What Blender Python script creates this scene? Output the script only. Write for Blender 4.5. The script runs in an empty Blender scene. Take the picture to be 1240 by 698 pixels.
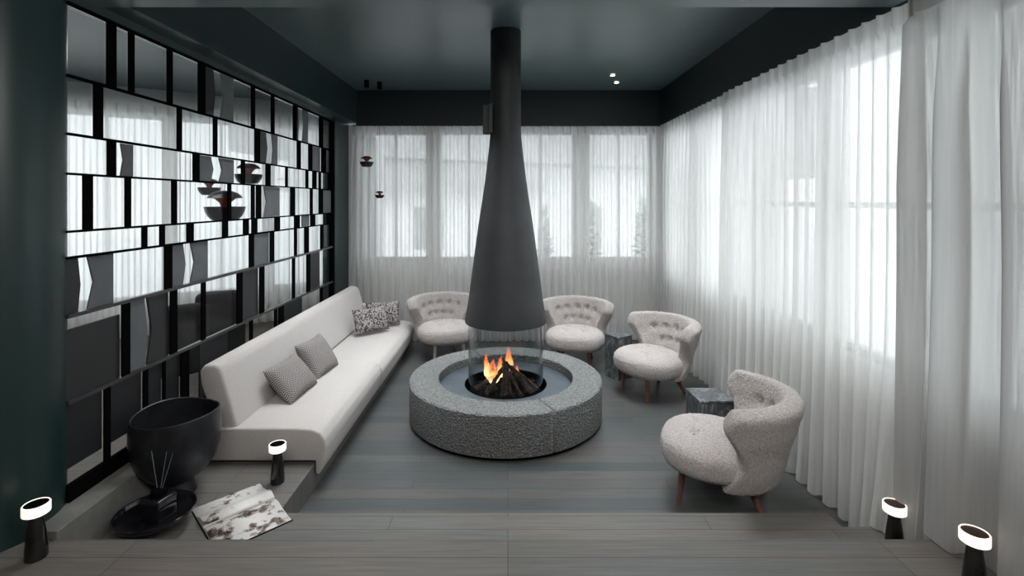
import bpy, bmesh, math, random
from math import sin, cos, pi, radians, sqrt, exp
from mathutils import Vector, Matrix, noise
random.seed(7)
SC = bpy.context.scene
COL = SC.collection

# ------------------------------------------------------------------ camera
EYE = 1.95
cam_d = bpy.data.cameras.new('camera'); cam = bpy.data.objects.new('camera', cam_d); COL.objects.link(cam)
cam.location = (0, 0, EYE); cam.rotation_euler = (pi/2, 0, 0)
cam_d.sensor_width = 36; cam_d.lens = 36*602/1240; cam_d.shift_x = 5/1240; cam_d.shift_y = -106/1240
cam_d.clip_start = 0.05; cam_d.clip_end = 200
SC.camera = cam
# ------------------------------------------------------------------ exposure, world, lights
SC.view_settings.view_transform = 'Standard'; SC.view_settings.look = 'None'
SC.view_settings.gamma = 1; SC.view_settings.use_curve_mapping = False
SC.view_settings.exposure = 0.48
SC.cycles.max_bounces = 9; SC.cycles.transparent_max_bounces = 24; SC.cycles.diffuse_bounces = 4
SC.cycles.use_denoising = True; SC.cycles.caustics_refractive = False; SC.cycles.caustics_reflective = False
SC.cycles.sample_clamp_indirect = 4
W = bpy.data.worlds.new('world'); SC.world = W; W.use_nodes = True
bg = W.node_tree.nodes['Background']; bg.inputs[0].default_value = (0.93, 0.97, 1.0, 1); bg.inputs[1].default_value = 1.95
def area(name, loc, rot, sx, sy, power, color=(1, 1, 1), portal=False, spread=pi):
    d = bpy.data.lights.new(name, 'AREA'); d.shape = 'RECTANGLE'; d.size = sx; d.size_y = sy; d.energy = power; d.color = color
    d.spread = spread
    if portal: d.cycles.is_portal = True
    o = bpy.data.objects.new(name, d); COL.objects.link(o); o.location = loc; o.rotation_euler = rot
    return o
area('fill_near', (0.2, 0.6, 2.98), (radians(25), 0, 0), 3.2, 1.6, 95, (1, 0.965, 0.93))  # added fill for the near zone, not a visible fixture
area('fill_lounge', (-1.15, 4.7, 3.45), (0, 0, 0), 0.9, 2.6, 34, (0.95, 0.98, 1.0), spread=radians(95))  # added soft fill over the lounge, left half; larger than the real spots
area('fill_lounge', (1.10, 4.7, 3.45), (0, 0, 0), 0.9, 2.6, 34, (0.95, 0.98, 1.0), spread=radians(95))  # matching added fill, right half
area('fill_beyond', (-4.6, 4.6, 3.45), (0, 0, 0), 2.0, 2.4, 55, (1, 0.98, 0.95))  # added fill to brighten the room behind the divider
area('portal_back', (0, 7.28, 2.0), (radians(-90), 0, 0), 4.2, 2.0, 1, portal=True)
area('portal_right', (2.55, 4.3, 1.95), (0, radians(90), 0), 2.1, 5.4, 1, portal=True)

# ------------------------------------------------------------------ materials
def nt(name):
    m = bpy.data.materials.new(name); m.use_nodes = True
    t = m.node_tree; b = t.nodes['Principled BSDF']
    return m, t, b
def N(t, typ, **kw):
    n = t.nodes.new(typ)
    for k, v in kw.items(): setattr(n, k, v)
    return n
def coords(t, scale=(1, 1, 1), rot=(0, 0, 0)):
    tc = N(t, 'ShaderNodeTexCoord'); mp = N(t, 'ShaderNodeMapping')
    mp.inputs['Scale'].default_value = scale; mp.inputs['Rotation'].default_value = rot
    t.links.new(tc.outputs['Object'], mp.inputs['Vector']); return mp.outputs['Vector']
def ramp(t, fac, stops):
    r = N(t, 'ShaderNodeValToRGB'); els = r.color_ramp.elements
    while len(els) < len(stops): els.new(0.5)
    for e, (p, c) in zip(els, stops): e.position = p; e.color = (*c, 1) if len(c) == 3 else c
    t.links.new(fac, r.inputs[0]); return r.outputs[0]
def bump(t, b, h, strength, dist):
    bp = N(t, 'ShaderNodeBump'); bp.inputs['Strength'].default_value = strength; bp.inputs['Distance'].default_value = dist
    t.links.new(h, bp.inputs['Height']); t.links.new(bp.outputs[0], b.inputs['Normal'])
def plain(name, c, rough=0.5, metal=0.0, var=0.12, vs=3.0, bs=0.0, bscale=60, bd=0.003, spec=0.5):
    m, t, b = nt(name)
    n = N(t, 'ShaderNodeTexNoise'); n.inputs['Scale'].default_value = vs; n.inputs['Detail'].default_value = 4
    t.links.new(coords(t), n.inputs['Vector'])
    lo = tuple(x*(1-var) for x in c); hi = tuple(min(1, x*(1+var)) for x in c)
    t.links.new(ramp(t, n.outputs[0], [(0.3, lo), (0.7, hi)]), b.inputs['Base Color'])
    b.inputs['Roughness'].default_value = rough; b.inputs['Metallic'].default_value = metal
    b.inputs['Specular IOR Level'].default_value = spec
    if bs:
        n2 = N(t, 'ShaderNodeTexNoise'); n2.inputs['Scale'].default_value = bscale; n2.inputs['Detail'].default_value = 3
        t.links.new(coords(t), n2.inputs['Vector']); bump(t, b, n2.outputs[0], bs, bd)
    return m
def emit(name, c, s):
    m, t, b = nt(name); b.inputs['Base Color'].default_value = (*c, 1)
    b.inputs['Emission Color'].default_value = (*c, 1); b.inputs['Emission Strength'].default_value = s; return m
def wood_floor(name, c1, c2, roty=0, rough=0.42):
    m, t, b = nt(name)
    v = coords(t)
    br = N(t, 'ShaderNodeTexBrick'); br.offset = 0.37; br.offset_frequency = 3
    br.inputs['Scale'].default_value = 1; br.inputs['Brick Width'].default_value = 1.75; br.inputs['Row Height'].default_value = 0.112
    br.inputs['Mortar Size'].default_value = 0.0015; br.inputs['Mortar Smooth'].default_value = 0.2; br.inputs['Bias'].default_value = 0
    br.inputs['Color1'].default_value = (*c1, 1); br.inputs['Color2'].default_value = (*c2, 1); br.inputs['Mortar'].default_value = (0.012, 0.013, 0.014, 1)
    t.links.new(v, br.inputs['Vector'])
    n = N(t, 'ShaderNodeTexNoise'); n.inputs['Scale'].default_value = 1.0; n.inputs['Detail'].default_value = 6; n.inputs['Roughness'].default_value = 0.65
    t.links.new(coords(t, (3.0, 70, 70)), n.inputs['Vector'])
    g = ramp(t, n.outputs[0], [(0.25, (0.72, 0.72, 0.72)), (0.75, (1.25, 1.25, 1.25))])
    n3 = N(t, 'ShaderNodeTexNoise'); n3.inputs['Scale'].default_value = 1.3; n3.inputs['Detail'].default_value = 2
    t.links.new(coords(t, (0.6, 6, 1)), n3.inputs['Vector'])
    g3 = ramp(t, n3.outputs[0], [(0.35, (1.08, 1.0, 0.95)), (0.65, (0.90, 0.98, 1.02))])
    mx = N(t, 'ShaderNodeMix', data_type='RGBA', blend_type='MULTIPLY'); mx.inputs[0].default_value = 1
    t.links.new(br.outputs['Color'], mx.inputs[6]); t.links.new(g, mx.inputs[7])
    mx2 = N(t, 'ShaderNodeMix', data_type='RGBA', blend_type='MULTIPLY'); mx2.inputs[0].default_value = 1
    t.links.new(mx.outputs[2], mx2.inputs[6]); t.links.new(g3, mx2.inputs[7])
    t.links.new(mx2.outputs[2], b.inputs['Base Color'])
    b.inputs['Roughness'].default_value = rough
    bump(t, b, n.outputs[0], 0.25, 0.002)
    return m
def boucle(name, c, scale=170, strength=0.9, dist=0.006, var=0.22):
    m, t, b = nt(name)
    n = N(t, 'ShaderNodeTexNoise'); n.inputs['Scale'].default_value = scale; n.inputs['Detail'].default_value = 3; n.inputs['Distortion'].default_value = 1.2
    t.links.new(coords(t), n.inputs['Vector'])
    t.links.new(ramp(t, n.outputs[0], [(0.3, tuple(x*(1-var) for x in c)), (0.65, tuple(min(1, x*(1+var*0.4)) for x in c))]), b.inputs['Base Color'])
    b.inputs['Roughness'].default_value = 0.95; b.inputs['Sheen Weight'].default_value = 0.35; b.inputs['Sheen Roughness'].default_value = 0.5
    b.inputs['Specular IOR Level'].default_value = 0.15
    bump(t, b, n.outputs[0], strength, dist); return m
def granite(name, c):
    m, t, b = nt(name)
    n = N(t, 'ShaderNodeTexNoise'); n.inputs['Scale'].default_value = 75; n.inputs['Detail'].default_value = 4; n.inputs['Roughness'].default_value = 0.7
    t.links.new(coords(t), n.inputs['Vector'])
    vo = N(t, 'ShaderNodeTexVoronoi'); vo.inputs['Scale'].default_value = 62; t.links.new(coords(t), vo.inputs['Vector'])
    t.links.new(ramp(t, n.outputs[0], [(0.33, tuple(x*0.45 for x in c)), (0.5, c), (0.68, tuple(x*1.5 for x in c))]), b.inputs['Base Color'])
    ad = N(t, 'ShaderNodeMath', operation='ADD'); t.links.new(n.outputs[0], ad.inputs[0]); t.links.new(vo.outputs['Distance'], ad.inputs[1])
    b.inputs['Roughness'].default_value = 0.75; bump(t, b, ad.outputs[0], 1.0, 0.02); return m
def curtain_mat(name, trans, tint=0.86):
    m, t, b = nt(name); t.nodes.remove(b); out = t.nodes['Material Output']
    df = N(t, 'ShaderNodeBsdfDiffuse'); tl = N(t, 'ShaderNodeBsdfTranslucent'); tr = N(t, 'ShaderNodeBsdfTransparent')
    for s in (df, tl): s.inputs[0].default_value = (tint, tint*1.0, tint*0.985, 1)
    m1 = N(t, 'ShaderNodeMixShader'); m1.inputs[0].default_value = 0.56
    lf = N(t, 'ShaderNodeLayerWeight'); lf.inputs[0].default_value = 0.5
    ft = N(t, 'ShaderNodeMath', operation='MULTIPLY_ADD'); ft.inputs[1].default_value = -0.42; ft.inputs[2].default_value = 0.66
    t.links.new(lf.outputs['Facing'], ft.inputs[0]); t.links.new(ft.outputs[0], m1.inputs[0])
    t.links.new(df.outputs[0], m1.inputs[1]); t.links.new(tl.outputs[0], m1.inputs[2])
    # open weave: fewer gaps where the cloth is seen edge-on, thread streaks along the drop
    lw = N(t, 'ShaderNodeLayerWeight'); lw.inputs[0].default_value = 0.35
    n = N(t, 'ShaderNodeTexNoise'); n.inputs['Scale'].default_value = 1; n.inputs['Detail'].default_value = 3
    t.links.new(coords(t, (55, 55, 2.5)), n.inputs['Vector'])
    ma = N(t, 'ShaderNodeMath', operation='MULTIPLY_ADD'); ma.inputs[1].default_value = 0.28; ma.inputs[2].default_value = trans-0.14
    t.links.new(n.outputs[0], ma.inputs[0])
    sb = N(t, 'ShaderNodeMath', operation='MULTIPLY_ADD'); sb.inputs[1].default_value = -trans*0.95; sb.use_clamp = True
    t.links.new(lw.outputs['Facing'], sb.inputs[0]); t.links.new(ma.outputs[0], sb.inputs[2])
    m2 = N(t, 'ShaderNodeMixShader'); t.links.new(sb.outputs[0], m2.inputs[0])
    t.links.new(m1.outputs[0], m2.inputs[1]); t.links.new(tr.outputs[0], m2.inputs[2]); t.links.new(m2.outputs[0], out.inputs[0])
    return m
def glass_mat(name, tint=(1, 1, 1), refl=0.6):
    m, t, b = nt(name); t.nodes.remove(b); out = t.nodes['Material Output']
    tr = N(t, 'ShaderNodeBsdfTransparent'); tr.inputs[0].default_value = (*tint, 1)
    gl = N(t, 'ShaderNodeBsdfGlossy'); gl.inputs['Roughness'].default_value = 0.02
    fr = N(t, 'ShaderNodeLayerWeight'); fr.inputs[0].default_value = 0.5
    pw = N(t, 'ShaderNodeMath', operation='POWER'); pw.inputs[1].default_value = 4.0; t.links.new(fr.outputs['Facing'], pw.inputs[0])
    ml = N(t, 'ShaderNodeMath', operation='MULTIPLY_ADD'); ml.inputs[1].default_value = refl; ml.inputs[2].default_value = 0.010; t.links.new(pw.outputs[0], ml.inputs[0])
    mx = N(t, 'ShaderNodeMixShader'); t.links.new(ml.outputs[0], mx.inputs[0]); t.links.new(tr.outputs[0], mx.inputs[1]); t.links.new(gl.outputs[0], mx.inputs[2])
    t.links.new(mx.outputs[0], out.inputs[0]); return m
M = {}
M['teal'] = plain('teal_paint', (0.016, 0.031, 0.033), 0.38, var=0.08)
M['teal_dark'] = plain('dark_teal_paint', (0.013, 0.021, 0.023), 0.42, var=0.08)
M['ceiling'] = plain('ceiling_paint', (0.085, 0.124, 0.130), 0.33, var=0.05)
M['column'] = plain('column_paint', (0.009, 0.028, 0.027), 0.36, var=0.12, vs=1.4)
M['header'] = plain('header_lacquer', (0.035, 0.05, 0.052), 0.22, var=0.05)
M['wall_white'] = plain('window_wall_paint', (0.74, 0.74, 0.74), 0.7, var=0.04)
M['frame_white'] = plain('window_frame_paint', (0.72, 0.72, 0.72), 0.4, var=0.03)
M['wood'] = wood_floor('lounge_planks', (0.044, 0.053, 0.055), (0.082, 0.081, 0.077))
M['wood_up'] = wood_floor('step_planks', (0.108, 0.106, 0.099), (0.134, 0.124, 0.113), rough=0.5)
M['wood_beyond'] = wood_floor('beyond_planks', (0.085, 0.068, 0.056), (0.11, 0.088, 0.072), rough=0.5)
M['stonetrim'] = plain('pale_wood_trim', (0.155, 0.155, 0.145), 0.55, var=0.2, vs=9)
M['granite'] = granite('bush_hammered_stone', (0.225, 0.235, 0.232))
M['steel'] = plain('blued_steel', (0.12, 0.15, 0.18), 0.38, 0.6, var=0.12, vs=6)
M['hood'] = plain('graphite_hood', (0.030, 0.032, 0.035), 0.55, 0.15, var=0.15, vs=5, bs=0.15, bscale=40, bd=0.002)
M['black'] = plain('black_metal', (0.004, 0.004, 0.0045), 0.8, var=0.1, spec=0)
M['black_gloss'] = plain('black_gloss', (0.008, 0.008, 0.010), 0.12, var=0.2, vs=10)
M['bronze'] = plain('blackened_bronze', (0.045, 0.047, 0.054), 0.36, 0.7, var=0.55, vs=4, bs=0.2, bscale=18, bd=0.002)
M['char'] = plain('charcoal', (0.012, 0.011, 0.011), 0.9, var=0.6, vs=25, bs=0.8, bscale=60, bd=0.01)
M['bark'] = plain('log_bark', (0.085, 0.058, 0.048), 0.9, var=0.75, vs=40, bs=0.8, bscale=90, bd=0.006)
M['sofa'] = boucle('sofa_boucle', (0.47, 0.445, 0.43), 190, 0.7, 0.004, 0.18)
M['fleece'] = boucle('sheepskin', (0.53, 0.485, 0.465), 95, 1.0, 0.016, 0.38)
M['button'] = boucle('tuft_button', (0.30, 0.27, 0.26), 150, 0.8, 0.004)
M['leg_brown'] = plain('walnut_leg', (0.13, 0.060, 0.045), 0.4, var=0.3, vs=12)
M['leg_light'] = plain('oak_leg', (0.42, 0.37, 0.33), 0.5, var=0.15, vs=12)
M['panel_grey'] = plain('grey_leather', (0.105, 0.115, 0.122), 0.5, var=0.10, vs=8, bs=0.2, bscale=120, bd=0.001)
M['panel_dark'] = plain('dark_shaded_leather', (0.018, 0.019, 0.021), 0.45, var=0.12, vs=8, bs=0.2, bscale=120, bd=0.001)  # grey leather with shade painted in for left panels; lower dark panels too
M['rail_light'] = plain('brushed_rail', (0.10, 0.10, 0.10), 0.3, 0.7, var=0.1)
M['glass'] = glass_mat('clear_glass', (0.97, 0.98, 0.98), 0.22)
M['fire_glass'] = glass_mat('fire_glass', (0.86, 0.87, 0.875), 0.75)
M['window_glass'] = glass_mat('window_glass', (0.97, 0.98, 0.98), 0.5)
M['curtain'] = curtain_mat('sheer_curtain', 0.42, 0.88)
M['curtain_r'] = curtain_mat('sheer_curtain_side', 0.20, 0.83)
M['curtain2'] = curtain_mat('near_curtain', 0.05, 0.52)
M['tape'] = plain('curtain_tape', (0.6, 0.6, 0.59), 0.8, var=0.05)
M['lamp_glow'] = emit('lamp_glow', (1.0, 0.88, 0.77), 0.72)
M['spot_glow'] = emit('spot_glow', (1.0, 0.93, 0.84), 9.0)
M['marble'] = plain('black_marble', (0.010, 0.009, 0.009), 0.10, var=0.9, vs=14)
M['lamp_top_brown'] = plain('dark_brown_cap', (0.035, 0.016, 0.012), 0.3, var=0.5, vs=60)
M['pend'] = plain('aubergine_metal', (0.014, 0.010, 0.013), 0.3, 0.3, var=0.1)
M['copper'] = plain('copper', (0.75, 0.22, 0.12), 0.3, 0.8, var=0.1)
M['cord'] = plain('cord', (0.01, 0.01, 0.01), 0.6)
M['snow'] = plain('snow', (0.85, 0.87, 0.88), 0.9, var=0.03)
M['house'] = plain('house_render', (0.80, 0.80, 0.79), 0.9, var=0.04)
M['house_dark'] = plain('house_trim', (0.38, 0.38, 0.38), 0.8, var=0.2)
M['fir'] = plain('snowy_fir', (0.50, 0.52, 0.51), 0.9, var=0.4, vs=9)
M['chair_dark'] = plain('dark_upholstery', (0.035, 0.036, 0.040), 0.75, var=0.2, vs=30)

def table_stone():
    m, t, b = nt('dark_veined_stone')
    n = N(t, 'ShaderNodeTexNoise'); n.inputs['Scale'].default_value = 11; n.inputs['Detail'].default_value = 6; n.inputs['Distortion'].default_value = 2.0
    t.links.new(coords(t, (1, 1, 0.5)), n.inputs['Vector'])
    t.links.new(ramp(t, n.outputs[0], [(0.3, (0.030, 0.035, 0.040)), (0.52, (0.075, 0.085, 0.092)), (0.6, (0.20, 0.21, 0.22)), (0.66, (0.06, 0.07, 0.075))]), b.inputs['Base Color'])
    b.inputs['Roughness'].default_value = 0.38; bump(t, b, n.outputs[0], 0.3, 0.003); return m
M['table_stone'] = table_stone()
def herring():
    m, t, b = nt('herringbone_weave')
    tc = N(t, 'ShaderNodeTexCoord'); sp = N(t, 'ShaderNodeSeparateXYZ'); t.links.new(tc.outputs['Object'], sp.inputs[0])
    pp = N(t, 'ShaderNodeMath', operation='PINGPONG'); pp.inputs[1].default_value = 0.035; t.links.new(sp.outputs[0], pp.inputs[0])
    ad = N(t, 'ShaderNodeMath', operation='ADD'); t.links.new(pp.outputs[0], ad.inputs[0]); t.links.new(sp.outputs[1], ad.inputs[1])
    ml = N(t, 'ShaderNodeMath', operation='MULTIPLY'); ml.inputs[1].default_value = 2*pi/0.016; t.links.new(ad.outputs[0], ml.inputs[0])
    sn = N(t, 'ShaderNodeMath', operation='SINE'); t.links.new(ml.outputs[0], sn.inputs[0])
    hf = N(t, 'ShaderNodeMath', operation='MULTIPLY_ADD'); hf.inputs[1].default_value = .5; hf.inputs[2].default_value = .5; t.links.new(sn.outputs[0], hf.inputs[0])
    t.links.new(ramp(t, hf.outputs[0], [(0.4, (0.05, 0.045, 0.042)), (0.6, (0.34, 0.32, 0.31))]), b.inputs['Base Color'])
    b.inputs['Roughness'].default_value = 0.95; return m
M['herring'] = herring()
def speckle():
    m, t, b = nt('speckled_weave')
    n = N(t, 'ShaderNodeTexVoronoi'); n.inputs['Scale'].default_value = 85; t.links.new(coords(t), n.inputs['Vector'])
    s = N(t, 'ShaderNodeSeparateColor'); t.links.new(n.outputs['Color'], s.inputs[0])
    t.links.new(ramp(t, s.outputs[0], [(0.42, (0.05, 0.045, 0.045)), (0.5, (0.34, 0.32, 0.31))]), b.inputs['Base Color'])
    b.inputs['Roughness'].default_value = 0.95; return m
M['speckle'] = speckle()
def photo_page(name, seed, thr, c=(0.62, 0.60, 0.585)):
    m, t, b = nt(name)
    mp = coords(t, (1, 1, 1)); 
    n = N(t, 'ShaderNodeTexNoise'); n.noise_dimensions = '4D'; n.inputs['W'].default_value = seed; n.inputs['Scale'].default_value = 13; n.inputs['Detail'].default_value = 7; n.inputs['Roughness'].default_value = 0.62
    t.links.new(mp, n.inputs['Vector'])
    t.links.new(ramp(t, n.outputs[0], [(thr-0.07, (0.03, 0.022, 0.02)), (thr-0.02, (0.22, 0.17, 0.15)), (thr+0.03, c)]), b.inputs['Base Color'])
    b.inputs['Roughness'].default_value = 0.45; return m
M['page_a'] = photo_page('page_print_far', 3.1, 0.435)
M['page_b'] = photo_page('page_print_near', 8.3, 0.485)
M['paper'] = plain('paper', (0.65, 0.64, 0.62), 0.7, var=0.05)
def flame_mat():
    m, t, b = nt('flame'); t.nodes.remove(b); out = t.nodes['Material Output']
    tc = N(t, 'ShaderNodeTexCoord'); sp = N(t, 'ShaderNodeSeparateXYZ'); t.links.new(tc.outputs['Generated'], sp.inputs[0])
    n = N(t, 'ShaderNodeTexNoise'); n.inputs['Scale'].default_value = 4; n.inputs['Detail'].default_value = 3; t.links.new(tc.outputs['Generated'], n.inputs['Vector'])
    c = ramp(t, sp.outputs[2], [(0.0, (1.0, 0.80, 0.45)), (0.3, (1.0, 0.45, 0.14)), (0.65, (0.85, 0.17, 0.04)), (1.0, (0.45, 0.07, 0.03))])
    em = N(t, 'ShaderNodeEmission'); em.inputs[1].default_value = 2.3; t.links.new(c, em.inputs[0])
    tr = N(t, 'ShaderNodeBsdfTransparent')
    lw = N(t, 'ShaderNodeLayerWeight'); lw.inputs[0].default_value = 0.3
    a = N(t, 'ShaderNodeMath', operation='MULTIPLY_ADD'); a.inputs[1].default_value = 0.65; t.links.new(sp.outputs[2], a.inputs[0]); t.links.new(lw.outputs['Facing'], a.inputs[2])
    a2 = N(t, 'ShaderNodeMath', operation='MULTIPLY_ADD'); a2.inputs[1].default_value = 1.1; a2.use_clamp = True; a2.inputs[2].default_value = -0.35
    ad = N(t, 'ShaderNodeMath', operation='ADD'); t.links.new(a.outputs[0], ad.inputs[0]); t.links.new(n.outputs[0], ad.inputs[1])
    t.links.new(ad.outputs[0], a2.inputs[0])
    mx = N(t, 'ShaderNodeMixShader'); t.links.new(a2.outputs[0], mx.inputs[0]); t.links.new(em.outputs[0], mx.inputs[1]); t.links.new(tr.outputs[0], mx.inputs[2])
    t.links.new(mx.outputs[0], out.inputs[0]); return m
M['flame'] = flame_mat()

# ------------------------------------------------------------------ helpers
def link(name, me, mat, parent=None):
    o = bpy.data.objects.new(name, me); COL.objects.link(o)
    if mat is not None and not me.materials: me.materials.append(mat)
    if parent: o.parent = parent
    return o
def mesh(name, vs, fs, mat, parent=None, smooth=False):
    me = bpy.data.meshes.new(name); me.from_pydata([tuple(v) for v in vs], [], fs); me.update()
    if smooth: me.shade_smooth()
    return link(name, me, mat, parent)
def fix(me):
    bm = bmesh.new(); bm.from_mesh(me); bmesh.ops.recalc_face_normals(bm, faces=bm.faces); bm.to_mesh(me); bm.free()
def boxes_bm(bl, bevel=0, seg=2):
    bm = bmesh.new()
    for (x0, x1, y0, y1, z0, z1) in bl:
        r = bmesh.ops.create_cube(bm, size=1)
        bmesh.ops.scale(bm, vec=(x1-x0, y1-y0, z1-z0), verts=r['verts'])
        bmesh.ops.translate(bm, vec=((x0+x1)/2, (y0+y1)/2, (z0+z1)/2), verts=r['verts'])
    if bevel: bmesh.ops.bevel(bm, geom=bm.edges[:], offset=bevel, segments=seg, profile=0.5, affect='EDGES')
    return bm
def boxes(name, bl, mat, parent=None, bevel=0, seg=2, smooth=False):
    bm = boxes_bm(bl, bevel, seg); me = bpy.data.meshes.new(name); bm.to_mesh(me); bm.free()
    if smooth: me.shade_smooth()
    return link(name, me, mat, parent)
def box(name, x0, x1, y0, y1, z0, z1, mat, parent=None, bevel=0, seg=2, smooth=False):
    return boxes(name, [(x0, x1, y0, y1, z0, z1)], mat, parent, bevel, seg, smooth)
def lathe(name, prof, mat, parent=None, n=64, cx=0, cy=0, wob=None, smooth=True, a0=0, a1=2*pi):
    full = abs(a1-a0-2*pi) < 1e-6; m = n if full else n+1
    vs, fs = [], []
    for i in range(m):
        a = a0+(a1-a0)*i/n
        for j, (r, z) in enumerate(prof):
            dz = wob(a, r, z) if wob else 0
            vs.append((cx+r*cos(a), cy+r*sin(a), z+dz))
    k = len(prof)
    for i in range(n):
        i2 = (i+1) % m
        for j in range(k-1): fs.append((i*k+j, i2*k+j, i2*k+j+1, i*k+j+1))
    o = mesh(name, vs, fs, mat, parent); 
    bm = bmesh.new(); bm.from_mesh(o.data); bmesh.ops.remove_doubles(bm, verts=bm.verts, dist=1e-5); bmesh.ops.recalc_face_normals(bm, faces=bm.faces)
    bm.to_mesh(o.data); bm.free()
    if smooth: o.data.shade_smooth(); sharp(o.data, 35)
    return o
def sharp(me, deg):
    bm = bmesh.new(); bm.from_mesh(me)
    for e in bm.edges:
        if len(e.link_faces) == 2 and e.calc_face_angle(0) > radians(deg): e.smooth = False
    bm.to_mesh(me); bm.free()
def tube(name, pts, radii, mat, parent=None, n=12, rough=0, seed=0):
    pts = [Vector(p) for p in pts]; vs, fs = [], []
    if not hasattr(radii, '__len__'): radii = [radii]*len(pts)
    for i, p in enumerate(pts):
        d = (pts[min(i+1, len(pts)-1)]-pts[max(i-1, 0)]).normalized()
        u = d.cross(Vector((0, 0, 1)) if abs(d.z) < 0.95 else Vector((1, 0, 0))).normalized(); w = d.cross(u)
        for k in range(n):
            a = 2*pi*k/n; r = radii[i]
            if rough: r *= 1+rough*noise.noise(Vector((cos(a)*1.7+seed*9, sin(a)*1.7, i*0.6)))
            vs.append(p+u*cos(a)*r+w*sin(a)*r)
    for i in range(len(pts)-1):
        for k in range(n): fs.append((i*n+k, i*n+(k+1) % n, (i+1)*n+(k+1) % n, (i+1)*n+k))
    fs.append(tuple(range(n))[::-1]); fs.append(tuple((len(pts)-1)*n+k for k in range(n)))
    o = mesh(name, vs, fs, mat, parent, True); fix(o.data); sharp(o.data, 50); return o
def prism(name, poly, axis, a, b, mat, parent=None, bevel=0, seg=3, smooth=False):
    """poly in the plane across axis ('x': (y,z), 'y': (x,z), 'z': (x,y)), extruded a..b"""
    def P(u, v, w): return {'x': (w, u, v), 'y': (u, w, v), 'z': (u, v, w)}[axis]
    n = len(poly); vs = [P(u, v, a) for u, v in poly]+[P(u, v, b) for u, v in poly]
    fs = [tuple(range(n)), tuple(range(n, 2*n))[::-1]]+[(i, i+n, (i+1) % n+n, (i+1) % n) for i in range(n)]
    me = bpy.data.meshes.new(name); me.from_pydata(vs, [], fs)
    bm = bmesh.new(); bm.from_mesh(me); bmesh.ops.recalc_face_normals(bm, faces=bm.faces)
    if bevel: bmesh.ops.bevel(bm, geom=bm.edges[:], offset=bevel, segments=seg, profile=0.5, affect='EDGES')
    bm.to_mesh(me); bm.free()
    if smooth: me.shade_smooth()
    return link(name, me, mat, parent)
def tag(o, label, cat, group=None, kind=None):
    o['label'] = label; o['category'] = cat
    if group: o['group'] = group
    if kind: o['kind'] = kind
    return o
def thing(name, label, cat, loc=(0, 0, 0), rz=0, group=None):
    o = bpy.data.objects.new(name, None); COL.objects.link(o); o.location = loc; o.rotation_euler = (0, 0, rz); o.empty_display_size = 0.1
    return tag(o, label, cat, group)
def copy_tree(o, parent=None):
    c = o.copy(); COL.objects.link(c); c.parent = parent
    for ch in list(o.children): copy_tree(ch, c)
    return c
def struct(o, label=None):
    o['kind'] = 'structure'
    if label: o['label'] = label
    return o
def baked(o, levels_mods):
    """apply the modifiers, keep the resulting mesh"""
    dg = bpy.context.evaluated_depsgraph_get(); dg.update()
    me = bpy.data.meshes.new_from_object(o.evaluated_get(dg)); o.modifiers.clear(); o.data = me; return o
def px(x, Y): return (x-615)/602*Y

# ------------------------------------------------------------------ structure: floors, steps
YB = 7.05; XR = 2.26; XL = -2.28; ZC = 3.5
struct(box('floor', -2.6, XR+.2, 2.3, YB+.2, -0.1, 0, M['wood']), 'dark grey plank floor of the sunken lounge')
struct(box('platform', -2.14, -1.305, 2.30, 6.95, 0.0, 0.17, M['wood_up'], bevel=.004), 'low plank platform under the sofa')
struct(boxes('step', [(-1.305, 1.82, 2.30, 2.83, 0, 0.17), (1.82, 2.25, 2.30, 2.71, 0, 0.17)], M['wood_up']), 'lower plank step')
struct(boxes('floor_upper', [(-7.6, 2.6, -3.0, 2.36, 0.0, 0.34)], M['wood_up']), 'upper plank floor in front')
struct(boxes('trim_1', [(-2.30, -2.14, 2.36, 6.95, 0.0, 0.378)], M['stonetrim'], bevel=.004), 'ledge under the glass divider')
struct(box('floor_beyond', -7.6, -2.6, 2.36, 9.4, -0.1, 0, M['wood_beyond']), 'wooden floor of the room beyond')
# ceilings and fascias
struct(box('ceiling', -2.13, 2.14, 2.8, YB+.2, ZC, ZC+.1, M['ceiling']), 'satin dark teal ceiling')
struct(box('ceiling_lower', -7.6, 2.6, -3.0, 2.8, 3.04, ZC+.1, M['ceiling']), 'lower ceiling in front')
struct(box('trim_2', -2.42, -2.13, 2.8, YB, 3.04, ZC+.1, M['teal']), 'left fascia beam')
struct(box('trim_3', -2.36, -2.285, 2.5, 6.6, 2.985, 3.04, M['header']), 'glossy header over the divider')
struct(box('trim_4', 2.14, XR+.2, 2.8, YB, 3.0, ZC+.1, M['teal_dark']), 'right fascia beam')
struct(box('trim_5', -2.13, 2.14, 6.98, YB+.2, 3.0, ZC, M['teal_dark']), 'back fascia beam')
# curtain rails
struct(box('trim_6', -2.15, 2.10, 6.885, 6.915, 2.985, 3.0, M['teal_dark']), 'back curtain rail')
struct(box('trim_7', 2.09, 2.12, 1.6, 6.9, 2.985, 3.0, M['teal_dark']), 'right curtain rail')
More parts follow.
